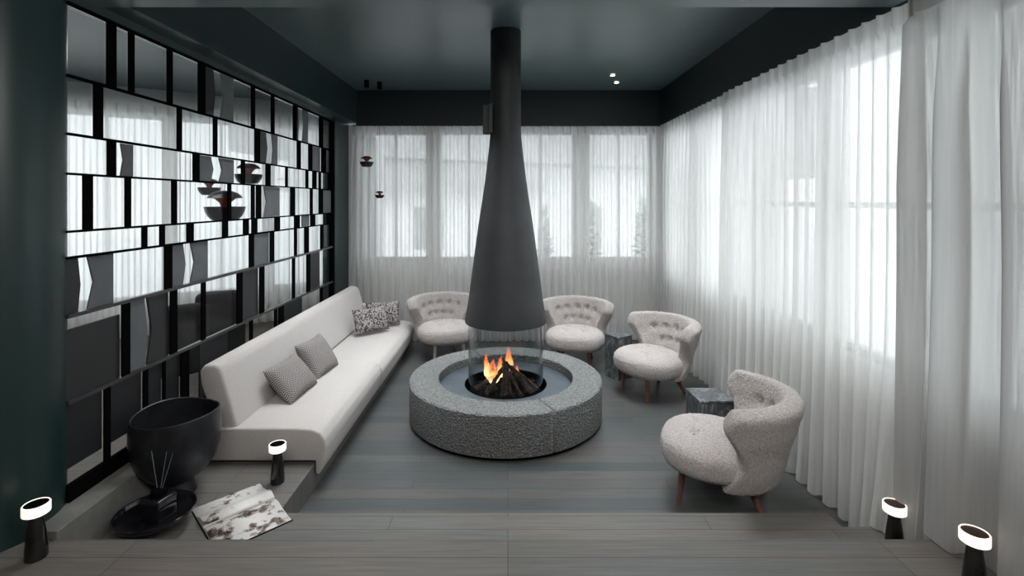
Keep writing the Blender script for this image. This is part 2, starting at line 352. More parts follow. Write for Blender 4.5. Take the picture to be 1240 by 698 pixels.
# walls
def wall_with_windows(name, p0, p1, th, wins, z0, z1, zt0, zt1, mat, first, transoms=(), mid=True):
    """wall from p0 to p1 (2D), windows as (s0,s1) along it from zt0 to zt1, outside on the left of p0->p1"""
    d = Vector((p1[0]-p0[0], p1[1]-p0[1], 0)); L = d.length; ang = math.atan2(d.y, d.x)
    bl = [(0, L, 0, th, z0, zt0), (0, L, 0, th, zt1, z1)]; s = 0
    for a, b in wins: bl.append((s, a, 0, th, zt0, zt1)); s = b
    bl.append((s, L, 0, th, zt0, zt1))
    w = struct(boxes(name, bl, mat)); w.location = (p0[0], p0[1], 0); w.rotation_euler = (0, 0, ang)
    for i, (a, b) in enumerate(wins):
        f = .045; fb = [(a, a+f, .04, .10, zt0, zt1), (b-f, b, .04, .10, zt0, zt1), (a+f, b-f, .04, .10, zt0, zt0+f), (a+f, b-f, .04, .10, zt1-f, zt1)]
        for tz in transoms: fb.append((a+f, b-f, .045, .095, tz-.02, tz+.02))
        if mid: fb.append(((a+b)/2-.02, (a+b)/2+.02, .045, .095, zt0+f, zt1-f))
        wn = struct(boxes('window_%d' % (first+i), fb, M['frame_white'])); wn.location = w.location; wn.rotation_euler = w.rotation_euler
        box('pane', a+f, b-f, .066, .072, zt0+f, zt1-f, M['window_glass'], wn)
        box('window_sill', a-.02, b+.02, -.03, .04, zt0-.03, zt0, M['frame_white'], wn)
    return w
bx = lambda p: px(p, YB)+2.45
wall_with_windows('wall_back', (-2.45, YB), (2.45, YB), .2,
    [(bx(438), bx(519)), (bx(530), bx(605)), (bx(613), bx(697)), (bx(711), bx(789))], 0, 3.02, 1.10, 2.93, M['wall_white'], 1, mid=True)
wall_with_windows('wall_right', (XR, YB), (XR, -3.0), .2,
    [(.30, 1.30), (1.36, 2.36), (2.42, 3.42), (3.48, 4.48), (4.54, 5.10)], 0, 3.6, 0.95, 2.90, M['wall_white'], 5, transoms=(1.92,), mid=False)
struct(box('wall_left', -2.42, -2.26, 6.50, YB, 0, 3.04, M['teal']), 'dark teal wall return beside the divider')
struct(box('wall_left_near', -2.9, -2.55, -3.0, 1.9, 0.34, 3.04, M['teal']))
struct(box('wall_near', -7.6, 2.6, -3.2, -3.0, 0, 3.6, M['teal']))
col = struct(lathe('column', [(0, .34), (.28, .34), (.28, 3.04), (0, 3.04)], M['column'], n=96, cx=-2.54, cy=2.445), 'round dark green column')
# room beyond the divider
struct(box('ceiling_beyond', -7.6, -2.42, 2.8, 9.4, 3.6, 3.7, M['ceiling']))
q0 = Vector((-7.9, 5.75)); q1 = Vector((-2.3, 9.2))
wall_with_windows('wall_beyond', tuple(q0), tuple(q1), .2, [(.35, 1.75), (1.85, 3.25), (3.35, 4.6), (4.7, 6.1)], 0, 3.7, 0.5, 3.2, M['wall_white'], 10)
struct(box('wall_far_left', -7.7, -7.5, -3, 6.1, 0, 3.7, M['teal']))
struct(box('wall_beyond_side', -2.6, -2.42, 7.25, 9.3, 0, 3.7, M['teal']))
area('portal_beyond', (-5.2, 7.6, 1.95), (radians(90), 0, math.atan2(3.45, 5.6)+pi), 5.8, 2.6, 1, portal=True)

# ------------------------------------------------------------------ curtains
def curtain(name, p0, p1, inward, ztop, zbot, mat, label, group, seed, lam=.105, amp=.030, flare=.05, fold=None):
    p0 = Vector((p0[0], p0[1], 0)); p1 = Vector((p1[0], p1[1], 0)); d = p1-p0; L = d.length; d.normalize(); iv = Vector((*inward, 0))
    nc = int(L/.0075); nr = 30; vs, fs = [], []
    root = thing(name, label, 'curtain', (p0.x, p0.y, 0), 0, group)
    for j in range(nr+1):
        t = (j/nr)**1.7
        for i in range(nc+1):
            s = i/nc*L
            zb = zbot(s); zt = ztop
            tt = t if t < .2 else t
            z = zt+(zb-zt)*tt
            ph = 2*pi*s/lam+1.6*noise.noise(Vector((s*1.7, seed*3.1, 0)))*2+1.3*t*noise.noise(Vector((s*2.5, seed, 4)))
            am = amp*(0.45+0.75*min(1, t*3))*(0.75+0.55*noise.noise(Vector((s*3.3, seed*7.7, t*.6))))
            sh = sin(ph); sh = sh*(1.25-.25*sh*sh)
            if t < .035: am = min(amp*.75, .024); sh = 1.3*exp(-((ph/(2*pi)) % 1-.5)**2/.006)-.2
            big = .045*noise.noise(Vector((s*1.1, seed*1.3, t*.5)))*min(1, t*2)
            off = am*sh+big+flare*(t**4)*(0.5+.8*noise.noise(Vector((s*2.1, seed*2, 8))))
            al = -.125*lam*(.75+1.5*noise.noise(Vector((s*1.9, seed*5.1, t*.35))))*sin(2*ph)*min(1, max(0, t-.03)*5)
            q = p0*0+d*(s+al)+iv*off
            vs.append((q.x, q.y, z))
    for j in range(nr):
        for i in range(nc): a = j*(nc+1)+i; fs.append((a, a+1, a+nc+2, a+nc+1))
    mesh('cloth', vs, fs, mat, root, True)
    hv, hf = [], []; kr = next(j for j in range(nr) if (j/nr)**1.7 > .024); zt_row = vs[kr*(nc+1)][2]
    for i in range(nc+1):
        for (k, th) in ((0, .004), (1, .004)):
            b = vs[(0 if k == 0 else kr)*(nc+1)+i]; z = ztop-.002 if k == 0 else zt_row
            hv.append((b[0]+iv.x*.004, b[1]+iv.y*.004, z))
    for i in range(nc): hf.append((2*i, 2*i+2, 2*i+3, 2*i+1))
    mesh('header_tape', hv, hf, mat, root, True)
    return root
zf = lambda s: 0.012
G1 = 'floor-length sheer curtains around the sunken lounge'
curtain('sheer_curtain', (-2.17, 6.90), (0.05, 6.90), (0, -1), 2.985, zf, M['curtain'], 'sheer curtain on the back wall left of the hood, two small pendants in front', G1, 1)
curtain('sheer_curtain', (-0.02, 6.92), (2.08, 6.92), (0, -1), 2.985, zf, M['curtain'], 'sheer pale curtain on the back wall right of the fireplace hood up to the corner', G1, 2)
curtain('sheer_curtain', (2.115, 6.84), (2.115, 4.72), (-1, 0), 2.985, zf, M['curtain_r'], 'sheer curtain on the window wall running from the far corner to the low side table', G1, 3, lam=.12)
def zb4(s):
    Y = 4.80-s
    return 0.012 if Y > 2.72 else 0.18
curtain('sheer_curtain', (2.085, 4.80), (2.085, 2.50), (-1, 0), 2.985, zb4, M['curtain_r'], 'sheer curtain on the right window wall, directly behind the nearest armchair', G1, 4, lam=.13, flare=.10, amp=.034)
def zb5(s):
    Y = 2.56-s
    return 0.18 if Y > 2.37 else 0.35
curtain('heavy_curtain', (2.06, 2.56), (2.06, 1.60), (-1, 0), 2.985, zb5, M['curtain2'], 'denser pale grey curtain closest to the camera at the right edge, by the table lamps', None, 5, lam=.24, amp=.062, flare=.03)
# curtain of the room beyond
cdir = (q1-q0).normalized(); cn = Vector((cdir.y, -cdir.x))
c0 = q0+cdir*.5+cn*.22; c1 = q0+cdir*6.3+cn*.22
curtain('sheer_curtain', tuple(c0), tuple(c1), tuple(cn), 3.32, zf, M['curtain_r'], 'sheer curtain in the room beyond, seen through the glass divider', None, 6, lam=.15, amp=.035)

# ------------------------------------------------------------------ glass divider
def YX(p): return -XL*602/(615-p)
rails = [2.981, 2.602, 2.298, 2.090, 1.787, 1.650, 1.346, 0.895, 0.445]
dv = thing('room_divider', 'black framed glass and leather panel divider behind the sofa, along the left side', 'room divider', (XL, 4.5, 0.378))
dv_off = Vector((-XL, -4.5, -0.378))
def dbox(name, y0, y1, z0, z1, x0, x1, mat, parent=dv, bevel=0):
    o = box(name, x0-XL, x1-XL, y0-4.5, y1-4.5, z0-.378, z1-.378, mat, None, bevel)
    o.parent = parent; return o
Y0, Y1 = 2.58, 6.50
for i, z in enumerate(rails):
    t = .010 if i in (6, 7) else .006
    if i == 8: t = .02
    dbox('rail', Y0, Y1, z-t, z+t, -2.305, -2.277, M['rail_light'] if i in (6, 7) else M['black'])
dbox('base_rail', Y0, Y1, .378, .43, -2.33, -2.275, M['black'])
dbox('end_post', Y1-.03, Y1, .378, 2.985, -2.33, -2.27, M['black'])
posts = [
 [(130.7, 141.5), (157, 163.3), (203.5, 209.5), (241, 249), (305, 309.2), (329, 332.8), (355.5, 359.8), (387, 391.5)],
 [(114.8, 125.3), (215.6, 220.7), (259.2, 263.6), (309.2, 315.3), (360.3, 364.5), (374.2, 378.6), (389.6, 395)],
 [(131.2, 141.1), (234.7, 242), (293, 297), (322.6, 328), (346.4, 348.9), (370.8, 373.7), (379, 383.5), (386.6, 389), (397.6, 400)],
 [(101.8, 113), (152.7, 159.2), (209, 214.7), (276.6, 280.4), (305, 308.8), (311, 316.7), (352.3, 357.6), (376, 379), (386.6, 391.4)],
 [(173.2, 178.8), (194.6, 200.2), (227.2, 235), (270.3, 276.6), (295.5, 301.5), (305.6, 312), (333.4, 339.4), (357, 363.3), (376.5, 382), (396.4, 399)],
 [(200.2, 209), (302.5, 308), (327.7, 332.4), (357, 360), (369.3, 374.3), (388.5, 391.7)],
 [(148.8, 158), (207.2, 215.1), (244.8, 249.5), (287.7, 294), (315, 320.5), (354.5, 357.6), (371.8, 376), (400, 403)],
 [(127.4, 134.3), (174.5, 179.7), (198.5, 201), (220, 229.5), (303, 306.6), (333, 336), (338, 344), (388, 391)]]
for r, pl in enumerate(posts):
    for a, b in pl:
        dbox('upright', YX(a), YX(b), rails[r+1]+.006, rails[r]-.006, -2.292, -2.28, M['black'])
# leather panels: (row, px from, px to, grey?, kinked left edge?, kinked right edge?)
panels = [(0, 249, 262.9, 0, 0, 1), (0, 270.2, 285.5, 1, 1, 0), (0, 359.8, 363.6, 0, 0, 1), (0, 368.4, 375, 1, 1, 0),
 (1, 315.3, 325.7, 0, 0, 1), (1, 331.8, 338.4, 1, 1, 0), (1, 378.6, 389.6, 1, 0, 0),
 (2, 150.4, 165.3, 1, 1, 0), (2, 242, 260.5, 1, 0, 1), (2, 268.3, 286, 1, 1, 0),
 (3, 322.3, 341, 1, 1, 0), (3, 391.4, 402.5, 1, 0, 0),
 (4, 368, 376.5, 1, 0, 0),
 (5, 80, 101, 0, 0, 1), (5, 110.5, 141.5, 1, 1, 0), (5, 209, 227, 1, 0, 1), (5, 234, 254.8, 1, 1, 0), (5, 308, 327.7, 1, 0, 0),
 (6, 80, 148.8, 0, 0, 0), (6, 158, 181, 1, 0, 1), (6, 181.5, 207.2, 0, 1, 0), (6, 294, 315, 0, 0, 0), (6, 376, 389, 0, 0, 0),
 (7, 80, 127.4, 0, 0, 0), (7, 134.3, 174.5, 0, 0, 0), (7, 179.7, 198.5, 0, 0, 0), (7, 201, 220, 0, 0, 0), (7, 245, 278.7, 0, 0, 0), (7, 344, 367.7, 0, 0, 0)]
for k, (r, a, b, g, kl, kr) in enumerate(panels):
    ya, yb = max(YX(a), Y0), YX(b); z0, z1 = rails[r+1]+.008, rails[r]-.008
    if r == 6 and a == 80: z1 = rails[r]-.07
    if r == 7: z0 = rails[8]+(.10 if a < 240 else .02)
    w = yb-ya; kd = min(.05, w*.22); zm = z0+(z1-z0)*.5
    left = [(ya, z1), (ya+(kd if kl else 0), zm), (ya, z0)] if kl else [(ya, z1), (ya, z0)]
    right = [(yb-kd*.5, z0), (yb+kd*.3, zm), (yb-kd*.5, z1)] if kr else [(yb, z0), (yb, z1)]
    poly = [(y-4.5, z-.378) for y, z in left+right]
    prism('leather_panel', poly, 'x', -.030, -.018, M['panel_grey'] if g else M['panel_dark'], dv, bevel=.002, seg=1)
# glass: between neighbouring uprights
for r, pl in enumerate(posts):
    ys = [Y0+.02]+[v for a, b in pl for v in (YX(a), YX(b))]+[Y1-.03]
    for a, b in zip(ys[0::2], ys[1::2]):
        if b-a > .03: dbox('glass_pane', a+.002, b-.002, rails[r+1]+.008, rails[r]-.008, -2.306, -2.302, M['glass'])

# ------------------------------------------------------------------ sofa
sf = thing('sofa', 'long off-white boucle bench sofa with sloping backrest on the low platform', 'sofa', (-1.65, 4.95, .17))
def rel(o, root):
    for v in o.data.vertices: v.co = v.co-root.location
    o.parent = root; return o
SP = [(-2.06, .192), (-1.298, .192), (-1.298, .105), (-1.272, .098), (-1.243, .18), (-1.228, .27), (-1.235, .335), (-1.265, .380), (-1.32, .403), (-1.42, .412), (-2.06, .412)]
rel(prism('seat_cushion', SP, 'y', 3.35, 4.826, M['sofa'], None, bevel=.014, seg=3, smooth=True), sf)
rel(prism('seat_cushion', [(a+(.004 if a > -1.3 else 0), b-.030*(b > .3)) for a, b in SP], 'y', 4.846, 6.52, M['sofa'], None, bevel=.014, seg=3, smooth=True), sf)
rel(box('sofa_base', -2.02, -1.34, 3.42, 6.48, .17, .20, M['black'], None), sf)
rel(prism('backrest', [(-1.985, .39), (-1.83, .39), (-1.945, .80), (-1.985, .835), (-2.06, .835), (-2.095, .79), (-2.085, .70)], 'y', 3.37, 6.50, M['sofa'], None, bevel=.022, seg=3, smooth=True), sf)
rel(box('end_cushion', -1.98, -1.52, 6.41, 6.53, .39, .61, M['sofa'], None, .035, 4, True), sf)

def pillow(label, c, wv, hv, w, h, mat, group, th=.075):
    wv = Vector(wv).normalized(); hv = Vector(hv); hv = (hv-wv*hv.dot(wv)).normalized(); nv = wv.cross(hv)
    n = 26; vs, fs = [], []
    for side in (1, -1):
        for j in range(n+1):
            for i in range(n+1):
                u = -1+2*i/n; v = -1+2*j/n
                e = (max(0, (1-abs(u)**3.2))*max(0, (1-abs(v)**3.2)))**.55
                pinch = 1-.07*(1-abs(u*v))*(abs(u)**4+abs(v)**4)*.8
                x = u*w/2*(1-.06*(1-v*v)*abs(u)**3); y = v*h/2*(1-.08*(1-u*u)*abs(v)**3)
                z = side*(th*e+.0015)+.008*noise.noise(Vector((u*2.2, v*2.2, side+c[1])))*e
                vs.append((x, y, z))
    m = (n+1)**2
    for s in (0, 1):
        for j in range(n):
            for i in range(n):
                a = s*m+j*(n+1)+i; f = (a, a+1, a+n+2, a+n+1); fs.append(f if s == 0 else f[::-1])
    me_edges = [i for i in range(n+1)]+[(j*(n+1)+n) for j in range(1, n+1)]+[(n*(n+1)+i) for i in range(n-1, -1, -1)]+[j*(n+1) for j in range(n-1, 0, -1)]
    for a, b in zip(me_edges, me_edges[1:]+me_edges[:1]): fs.append((a, a+m, b+m, b))
    o = mesh('throw_pillow', vs, fs, mat, None, True); fix(o.data)
    R = Matrix((wv, hv, nv)).transposed().to_4x4(); o.matrix_world = Matrix.Translation(c) @ R
    return tag(o, label, 'pillow', group)
GP = 'patterned pillows on the sofa'
pillow('black and white herringbone pillow, the one nearest the sofa front end', (-1.725, 3.97, .535), (.03, .5, .0), (-.19, .13, .23), .46, .33, M['herring'], GP)
pillow('grey herringbone pillow leaning just behind the nearest herringbone pillow', (-1.715, 4.48, .545), (.05, .42, .0), (-.15, .15, .25), .42, .36, M['herring'], GP)
pillow('speckled grey pillow in front of another at the far end of the sofa', (-1.615, 5.86, .545), (.30, .27, 0), (-.04, .10, .25), .43, .29, M['speckle'], GP, .065)
pillow('speckled pillow tucked behind another at the far end, touching the end cushion', (-1.56, 6.20, .545), (.42, .12, 0), (-.02, .10, .25), .42, .29, M['speckle'], GP, .065)

# ------------------------------------------------------------------ fireplace
FX, FY = -0.02, 4.56
fp = thing('fire_pit', 'round granite ring fire pit with blued steel tray in the middle of the floor', 'fire pit', (FX, FY, 0))
def ring_seg(a0, a1):
    g = .0065
    o = lathe('stone_ring', [(.61, .03), (.865, .03), (.868, .04), (.868, .342), (.858, .352), (.615, .352), (.608, .345), (.608, .03), (.61, .03)], M['granite'], fp, n=90, a0=a0+g/.8, a1=a1-g/.8)
    k = 9
    bm = bmesh.new(); bm.from_mesh(o.data); bmesh.ops.holes_fill(bm, edges=[e for e in bm.edges if e.is_boundary]); bmesh.ops.recalc_face_normals(bm, faces=bm.faces); bm.to_mesh(o.data); bm.free()
    return o
sa = math.atan2(-.78, .37)
ring_seg(sa, sa+pi); ring_seg(sa+pi, sa+2*pi)
lathe('plinth', [(.55, 0), (.845, 0), (.845, .032), (.55, .032)], M['black'], fp)
lathe('steel_tray', [(.365, .262), (.365, .275), (.604, .275), (.604, .255)], M['steel'], fp, n=96)
lathe('fire_bowl', [(0, .17), (.30, .17), (.355, .22), (.362, .278), (.375, .280), (.378, .262)], M['black'], fp, n=96)
lathe('fire_glass', [(.343, .215), (.343, .90), (.338, .90), (.338, .215), (.343, .215)], M['fire_glass'], fp, n=96)
# hood
hd = thing('fireplace_hood', 'tall matt graphite conical flue hood hanging from the ceiling over the fire pit', 'fireplace hood', (FX, FY, ZC))
hp = [(49.2, 404), (49.2, 398), (46, 372), (43, 350), (39.8, 325), (36.5, 300), (33, 275), (29.2, 250), (26.8, 234), (24.7, 220), (22.3, 200), (20.0, 180), (18.9, 168), (18.5, 158), (18.5, 140)]
prof = [(a/132, EYE-(y-243)/132-ZC+.02) for a, y in hp]
prof[0] = (.372, .845-ZC); prof[1] = (.372, .87-ZC)
prof = [(.352, .855-ZC), (.360, .845-ZC)]+prof+[(.140, -.002)]
prof = [(.335, 1.0-ZC)]+prof
lathe('hood_shell', prof, M['hood'], hd, n=128)
box('damper_box', -.205, -.13, -.10, -.03, EYE+.60-ZC, EYE+.86-ZC, M['hood'], hd, .006)
box('damper_plate', -.150, -.115, -.16, -.12, EYE+.60-ZC, EYE+.86-ZC, M['hood'], hd, .004)
# charcoal and logs
vs, fs = [], []
for k in range(230):
    a = random.uniform(0, 2*pi); r = .325*sqrt(random.random()); s = random.uniform(.012, .026)
    c = Vector((FX+r*cos(a), FY+r*sin(a), .20+.05*exp(-(r/.2)**2)+random.uniform(0, .05)))
    b = len(vs)
    for p in ((1, 0, 0), (-1, 0, 0), (0, 1, 0), (0, -1, 0), (0, 0, 1), (0, 0, -1)):
        vs.append(c+Vector(p)*s*random.uniform(.7, 1.3))
    for x in (0, 1):
        for y in (2, 3):
            for z in (4, 5): fs.append((b+x, b+y, b+z))
lathe('ash_bed', [(0, .235), (.18, .225), (.33, .20), (.335, .172), (0, .172)], M['char'], fp, n=48)
cb = mesh('charcoal_bed', vs, fs, M['char']); fix(cb.data); tag(cb, 'bed of broken charcoal lumps inside the glass cylinder', 'charcoal', kind='stuff')
logs = [((0.0, -.21, .24), (-.01, -.02, .47), .018, 'split log standing upright at the front of the fire'),
 ((.045, -.20, .24), (.01, -.01, .46), .015, 'thin log leaning against the upright split log'),
 ((-.035, -.22, .24), (-.005, -.02, .45), .013, 'slim stick just left of the upright split log'),
 ((.24, -.18, .25), (.03, .0, .44), .024, 'thick log sloping down to the right front of the fire'),
 ((.28, -.10, .25), (.03, .02, .42), .022, 'log sloping down to the far right behind the thick one'),
 ((-.17, -.20, .24), (-.02, .0, .43), .021, 'log sloping down to the left front of the fire'),
 ((-.27, -.08, .25), (-.06, .02, .36), .020, 'low log lying under the left flame'),
 ((.14, -.23, .24), (.04, -.03, .38), .014, 'short stick between the upright and the sloping logs'),
 ((-.10, .18, .25), (.03, .0, .44), .020, 'log leaning in from the back of the fire')]
for i, (a, b, r, lb) in enumerate(logs):
    a, b = Vector(a), Vector(b); b = b+(b-a)*.05
    pts = [Vector((FX, FY, 0))+a.lerp(b, t/6)+Vector((noise.noise(Vector((i*3.1, t*.7, 0))), noise.noise(Vector((i*5.3, t*.7, 2))), 0))*.012 for t in range(7)]
    tag(tube('firewood_log', pts, [r*(1.1-.25*t/6) for t in range(7)], M['bark'], None, 9, .8, i), lb, 'log', 'firewood in the fire pit')
# flames
def flame(c, h, r, seed, label):
    vs, fs = [], []; n = 20; k = 16
    for j in range(k+1):
        t = j/k; R = r*(sin(pi*min(1, t*.86+.14))**.8)*(1-t)**.45*1.25
        cx = .35*r*noise.noise(Vector((seed, t*2.2, 0)))*2*t; cy = .3*r*noise.noise(Vector((seed+5, t*2.2, 0)))*2*t
        for i in range(n):
            a = 2*pi*i/n; q = R*(1+.55*noise.noise(Vector((cos(a)*1.4+seed, sin(a)*1.4, t*3))))
            vs.append((cx+q*cos(a), cy+q*sin(a)*.7, t*h*(1+.12*sin(3*a+seed))))
    for j in range(k):
        for i in range(n): fs.append((j*n+i, j*n+(i+1) % n, (j+1)*n+(i+1) % n, (j+1)*n+i))
    fs.append(tuple(range(n))[::-1])
    o = mesh('flame', vs, fs, M['flame'], None, True); o.location = c; fix(o.data)
    return tag(o, label, 'flame', 'flames in the fire pit')
flame((FX-.115, FY-.05, .30), .20, .062, 1, 'brightest low yellow flame, left of the upright log')
flame((FX+.030, FY+.02, .36), .24, .045, 3.4, 'tall orange flame rising behind the upright log')
flame((FX-.175, FY+.03, .33), .22, .030, 6.2, 'thin wispy flame at the far left of the fire')
flame((FX+.10, FY-.02, .34), .11, .026, 9.1, 'small flame licking the thick sloping log')
flame((FX-.05, FY+.0, .33), .20, .034, 12.4, 'narrow orange flame between the bright low one and the tall one')

# ------------------------------------------------------------------ armchairs
def grow(me, f):
    bm = bmesh.new(); bm.from_mesh(me); bm.normal_update(); nn = [(v, v.normal.copy()) for v in bm.verts]
    for v, n in nn: v.co += f(v.co.copy(), n)
    bm.to_mesh(me); bm.free(); me.shade_smooth()
def fluff(p, s=90, a=.0042): return a*noise.noise(p*s)+a*.8*noise.noise(p*s*2.1+Vector((3, 1, 2)))
def interp(t, pts):
    for (a, va), (b, vb) in zip(pts, pts[1:]):
        if t <= b: u = (t-a)/(b-a); u = u*u*(3-2*u); return va+(vb-va)*u
    return pts[-1][1]
def make_chair():
    root = thing('armchair', 'x', 'armchair')
    # seat
    n1, n2 = 88, 44; vs, fs = [], []
    sg = lambda x, e: math.copysign(abs(x)**e, x)
    for j in range(n2+1):
        ph = -pi/2+pi*j/n2
        for i in range(n1):
            a = 2*pi*i/n1
            x = .345*sg(cos(ph), .52)*sg(cos(a), .86); y = .335*sg(cos(ph), .52)*sg(sin(a), .86); z = .118*sg(sin(ph), .72)
            z -= .03*max(0, y/.33)**2 if z > 0 else 0
            vs.append((x*(1-.06*max(0, y/.33)), y-.025, z+.318+.012*(1-(x/.33)**2)*(z > 0)))
    for j in range(n2):
        for i in range(n1): fs.append((j*n1+i, j*n1+(i+1) % n1, (j+1)*n1+(i+1) % n1, (j+1)*n1+i))
    seat = mesh('seat', vs, fs, M['fleece'], root, True)
    bm = bmesh.new(); bm.from_mesh(seat.data); bmesh.ops.remove_doubles(bm, verts=bm.verts, dist=1e-4); bmesh.ops.recalc_face_normals(bm, faces=bm.faces); bm.to_mesh(seat.data); bm.free()
    tufts = [(-.10, -.14), (.10, -.14), (-.10, .05), (.10, .05), (0, -.05)]
    def fseat(p, n):
        d = fluff(p)
        if p.z > .35: d -= sum(.030*exp(-((p.x-a)**2+(p.y-b)**2)/.0011) for a, b in tufts)
        return n*d
    grow(seat.data, fseat)
    for a, b in tufts:
        o = lathe('button', [(0, .006), (.007, .004), (.010, 0), (.007, -.004), (0, -.006)], M['button'], seat, n=12, cx=a, cy=b); 
        for v in o.data.vertices: v.co.z += .423-.03*max(0, (b+.05)/.33)**2
    # backrest: a wrapping shell whose wings flare forward
    NU, NV = 22, 9; vs, fs = [], []
    def P(s, t, off=0):
        th = s*radians(interp(t, [(0, 96), (.16, 85), (.38, 73), (.58, 80), (.80, 92), (1, 82)]))
        R = interp(t, [(0, .245), (.22, .285), (.45, .31), (.72, .355), (1, .395)])-off
        zt = .195+(.545-.012*abs(s)**2.5)*t
        fl_ = .02*abs(s)**3*t
        return Vector(((R+fl_)*sin(th)*1.02, .045+R*cos(th), zt))
    for j in range(NV+1):
        for i in range(NU+1): vs.append(P(-1+2*i/NU, j/NV))
    for j in range(NV):
        for i in range(NU): a = j*(NU+1)+i; fs.append((a, a+1, a+NU+2, a+NU+1))
    back = mesh('backrest', vs, fs, M['fleece'], root, True)
    md = back.modifiers.new('s', 'SOLIDIFY'); md.thickness = .128; md.offset = 0
    ms = back.modifiers.new('u', 'SUBSURF'); ms.levels = 3; ms.render_levels = 3
    baked(back, None)
    bm = bmesh.new(); bm.from_mesh(back.data); bmesh.ops.recalc_face_normals(bm, faces=bm.faces); bm.to_mesh(back.data); bm.free()
    tb = [P(s, t, .062) for s, t in ((-.52, .74), (-.26, .76), (0, .77), (.26, .76), (.52, .74), (-.39, .52), (-.13, .54), (.13, .54), (.39, .52))]
    def fback(p, n):
        d = fluff(p)-sum(.030*exp(-(p-q).length_squared/.0012) for q in tb)
        return n*d
    grow(back.data, fback)
    for q in tb:
        o = lathe('button', [(0, .006), (.007, .004), (.010, 0), (.007, -.004), (0, -.006)], M['button'], back, n=12)
        nrm = Vector((-q.x, -q.y, .1)).normalized(); o.rotation_euler = nrm.to_track_quat('Z', 'Y').to_euler(); o.location = q-nrm*.006
    # legs
    for sx in (-1, 1):
        tube('leg', [(sx*.165, -.20, .25), (sx*.185, -.225, 0)], [.024, .016], M['leg_brown'], root, 16)
        tube('leg', [(sx*.13, .15, .26), (sx*.185, .275, 0)], [.027, .016], M['leg_brown'], root, 16)
    return root
ch = make_chair()
GC = 'sheepskin armchairs around the fire pit'
spots = [((1.385, 3.275), -115.5, 'cream sheepskin winged armchair nearest the camera, seen from its side beside the right curtain'),
 ((1.456, 5.05), -63, 'cream sheepskin armchair between the two dark side tables, angled toward the fire'),
 ((.80, 5.92), -12, 'cream sheepskin armchair right of the hood and left of the tall side table'),
 ((-.78, 6.2), 20, 'paler sheepskin armchair with light legs, between the sofa end and the hood')]
for i, ((x, y), a, lb) in enumerate(spots):
    c = ch if i == 0 else copy_tree(ch)
    c.location = (x, y, 0); c.rotation_euler = (0, 0, radians(a)); tag(c, lb, 'armchair', GC)
    if i == 3:
        for k in c.children:
            if k.name.startswith('leg'): k.data = k.data.copy(); k.data.materials[0] = M['leg_light']; k['label'] = 'pale oak leg'

# ------------------------------------------------------------------ side tables
def side_table(loc, rz, w, d, h, label):
    t = thing('side_table', label, 'side table', (*loc, 0), rz, 'dark stone block side tables')
    box('pedestal', -w/2, w/2, -d/2, d/2, 0, h-.022, M['table_stone'], t, .004)
    box('tabletop', -w/2-.002, w/2+.002, -d/2-.002, d/2+.002, h-.018, h, M['table_stone'], t, .004)
side_table((1.225, 5.51), math.atan2(.10, .17)+radians(0), .21, .21, .469, 'tall dark stone block side table between the two far right armchairs')
side_table((1.54, 3.80), radians(2), .26, .26, .469, 'dark stone block side table just behind the nearest armchair')

# ------------------------------------------------------------------ table lamps
def lamp(loc, label, brown=False, first=[None]):
    r = thing('table_lamp', label, 'lamp', loc, 0, 'small cordless black table lamps')
    lathe('lamp_body', [(0, 0), (.050, 0), (.053, .006), (.051, .05), (.044, .11), (.034, .17), (.030, .195), (0, .195)], M['marble'], r, n=48)
    lathe('lamp_shade', [(.0, .198), (.055, .198), (.0625, .202), (.0635, .206), (.0635, .241), (.060, .245), (.056, .245), (.056, .238), (0, .238)], M['lamp_glow'], r, n=64)
    lathe('lamp_cap', [(0, .2395), (.0555, .2395), (.0555, .242), (0, .243)], M['lamp_top_brown'] if brown else M['black'], r, n=64)
    for o in r.children:
        for v in o.data.vertices: v.co.x *= .80; v.co.y *= .80
    return r
lamp((-2.125, 2.24, .34), 'black cordless lamp with glowing ring at the foot of the green column')
lamp((-1.455, 3.14, .17), 'black cordless lamp with glowing ring on the platform in front of the sofa')
lamp((1.96, 2.52, .17), 'black cordless lamp with brown top at the curtain foot, behind the step edge', True)
lamp((1.925, 2.05, .34), 'black cordless lamp nearest the camera at the lower right corner', True)

# ------------------------------------------------------------------ bowl, tray, diffuser, book
bw = thing('footed_bowl', 'large black footed metal bowl on the platform by the sofa', 'bowl', (-2.02, 3.03, .17))
wob = lambda a, r, z: (.008*sin(a*2+2.6)+.004*sin(3*a+1)) * max(0, (z-.25)/.25)
lathe('bowl_body', [(0, .085), (.06, .083), (.11, .095), (.165, .14), (.208, .20), (.232, .28), (.241, .36), (.239, .44), (.233, .49), (.228, .495), (.223, .49), (.228, .44), (.229, .36), (.218, .28), (.192, .205), (.14, .14), (.07, .11), (0, .105)], M['bronze'], bw, n=96, wob=wob)
lathe('bowl_foot', [(0, 0), (.105, 0), (.108, .006), (.100, .03), (.092, .06), (.092, .10), (0, .10)], M['bronze'], bw, n=64)
tr = thing('footed_tray', 'round black footed dish in front of the big bowl, holding the reed diffuser', 'tray', (-1.915, 2.70, .17))
lathe('dish', [(0, .050), (.12, .052), (.165, .062), (.188, .082), (.193, .098), (.190, .101), (.184, .098), (.175, .080), (.15, .068), (0, .062)], M['black_gloss'], tr, n=96)
lathe('dish_foot', [(0, 0), (.050, 0), (.045, .02), (.040, .055), (0, .055)], M['black_gloss'], tr, n=48)
rd = thing('reed_diffuser', 'square black glass reed diffuser with three thin sticks on the black dish', 'reed diffuser', (-1.895, 2.70, .234), radians(-14))
box('bottle', -.060, .060, -.060, .060, 0, .115, M['black_gloss'], rd, .010, 3, True)
lathe('bottle_neck', [(0, .115), (.036, .115), (.038, .120), (.038, .145), (.034, .150), (0, .150)], M['black'], rd, n=32)
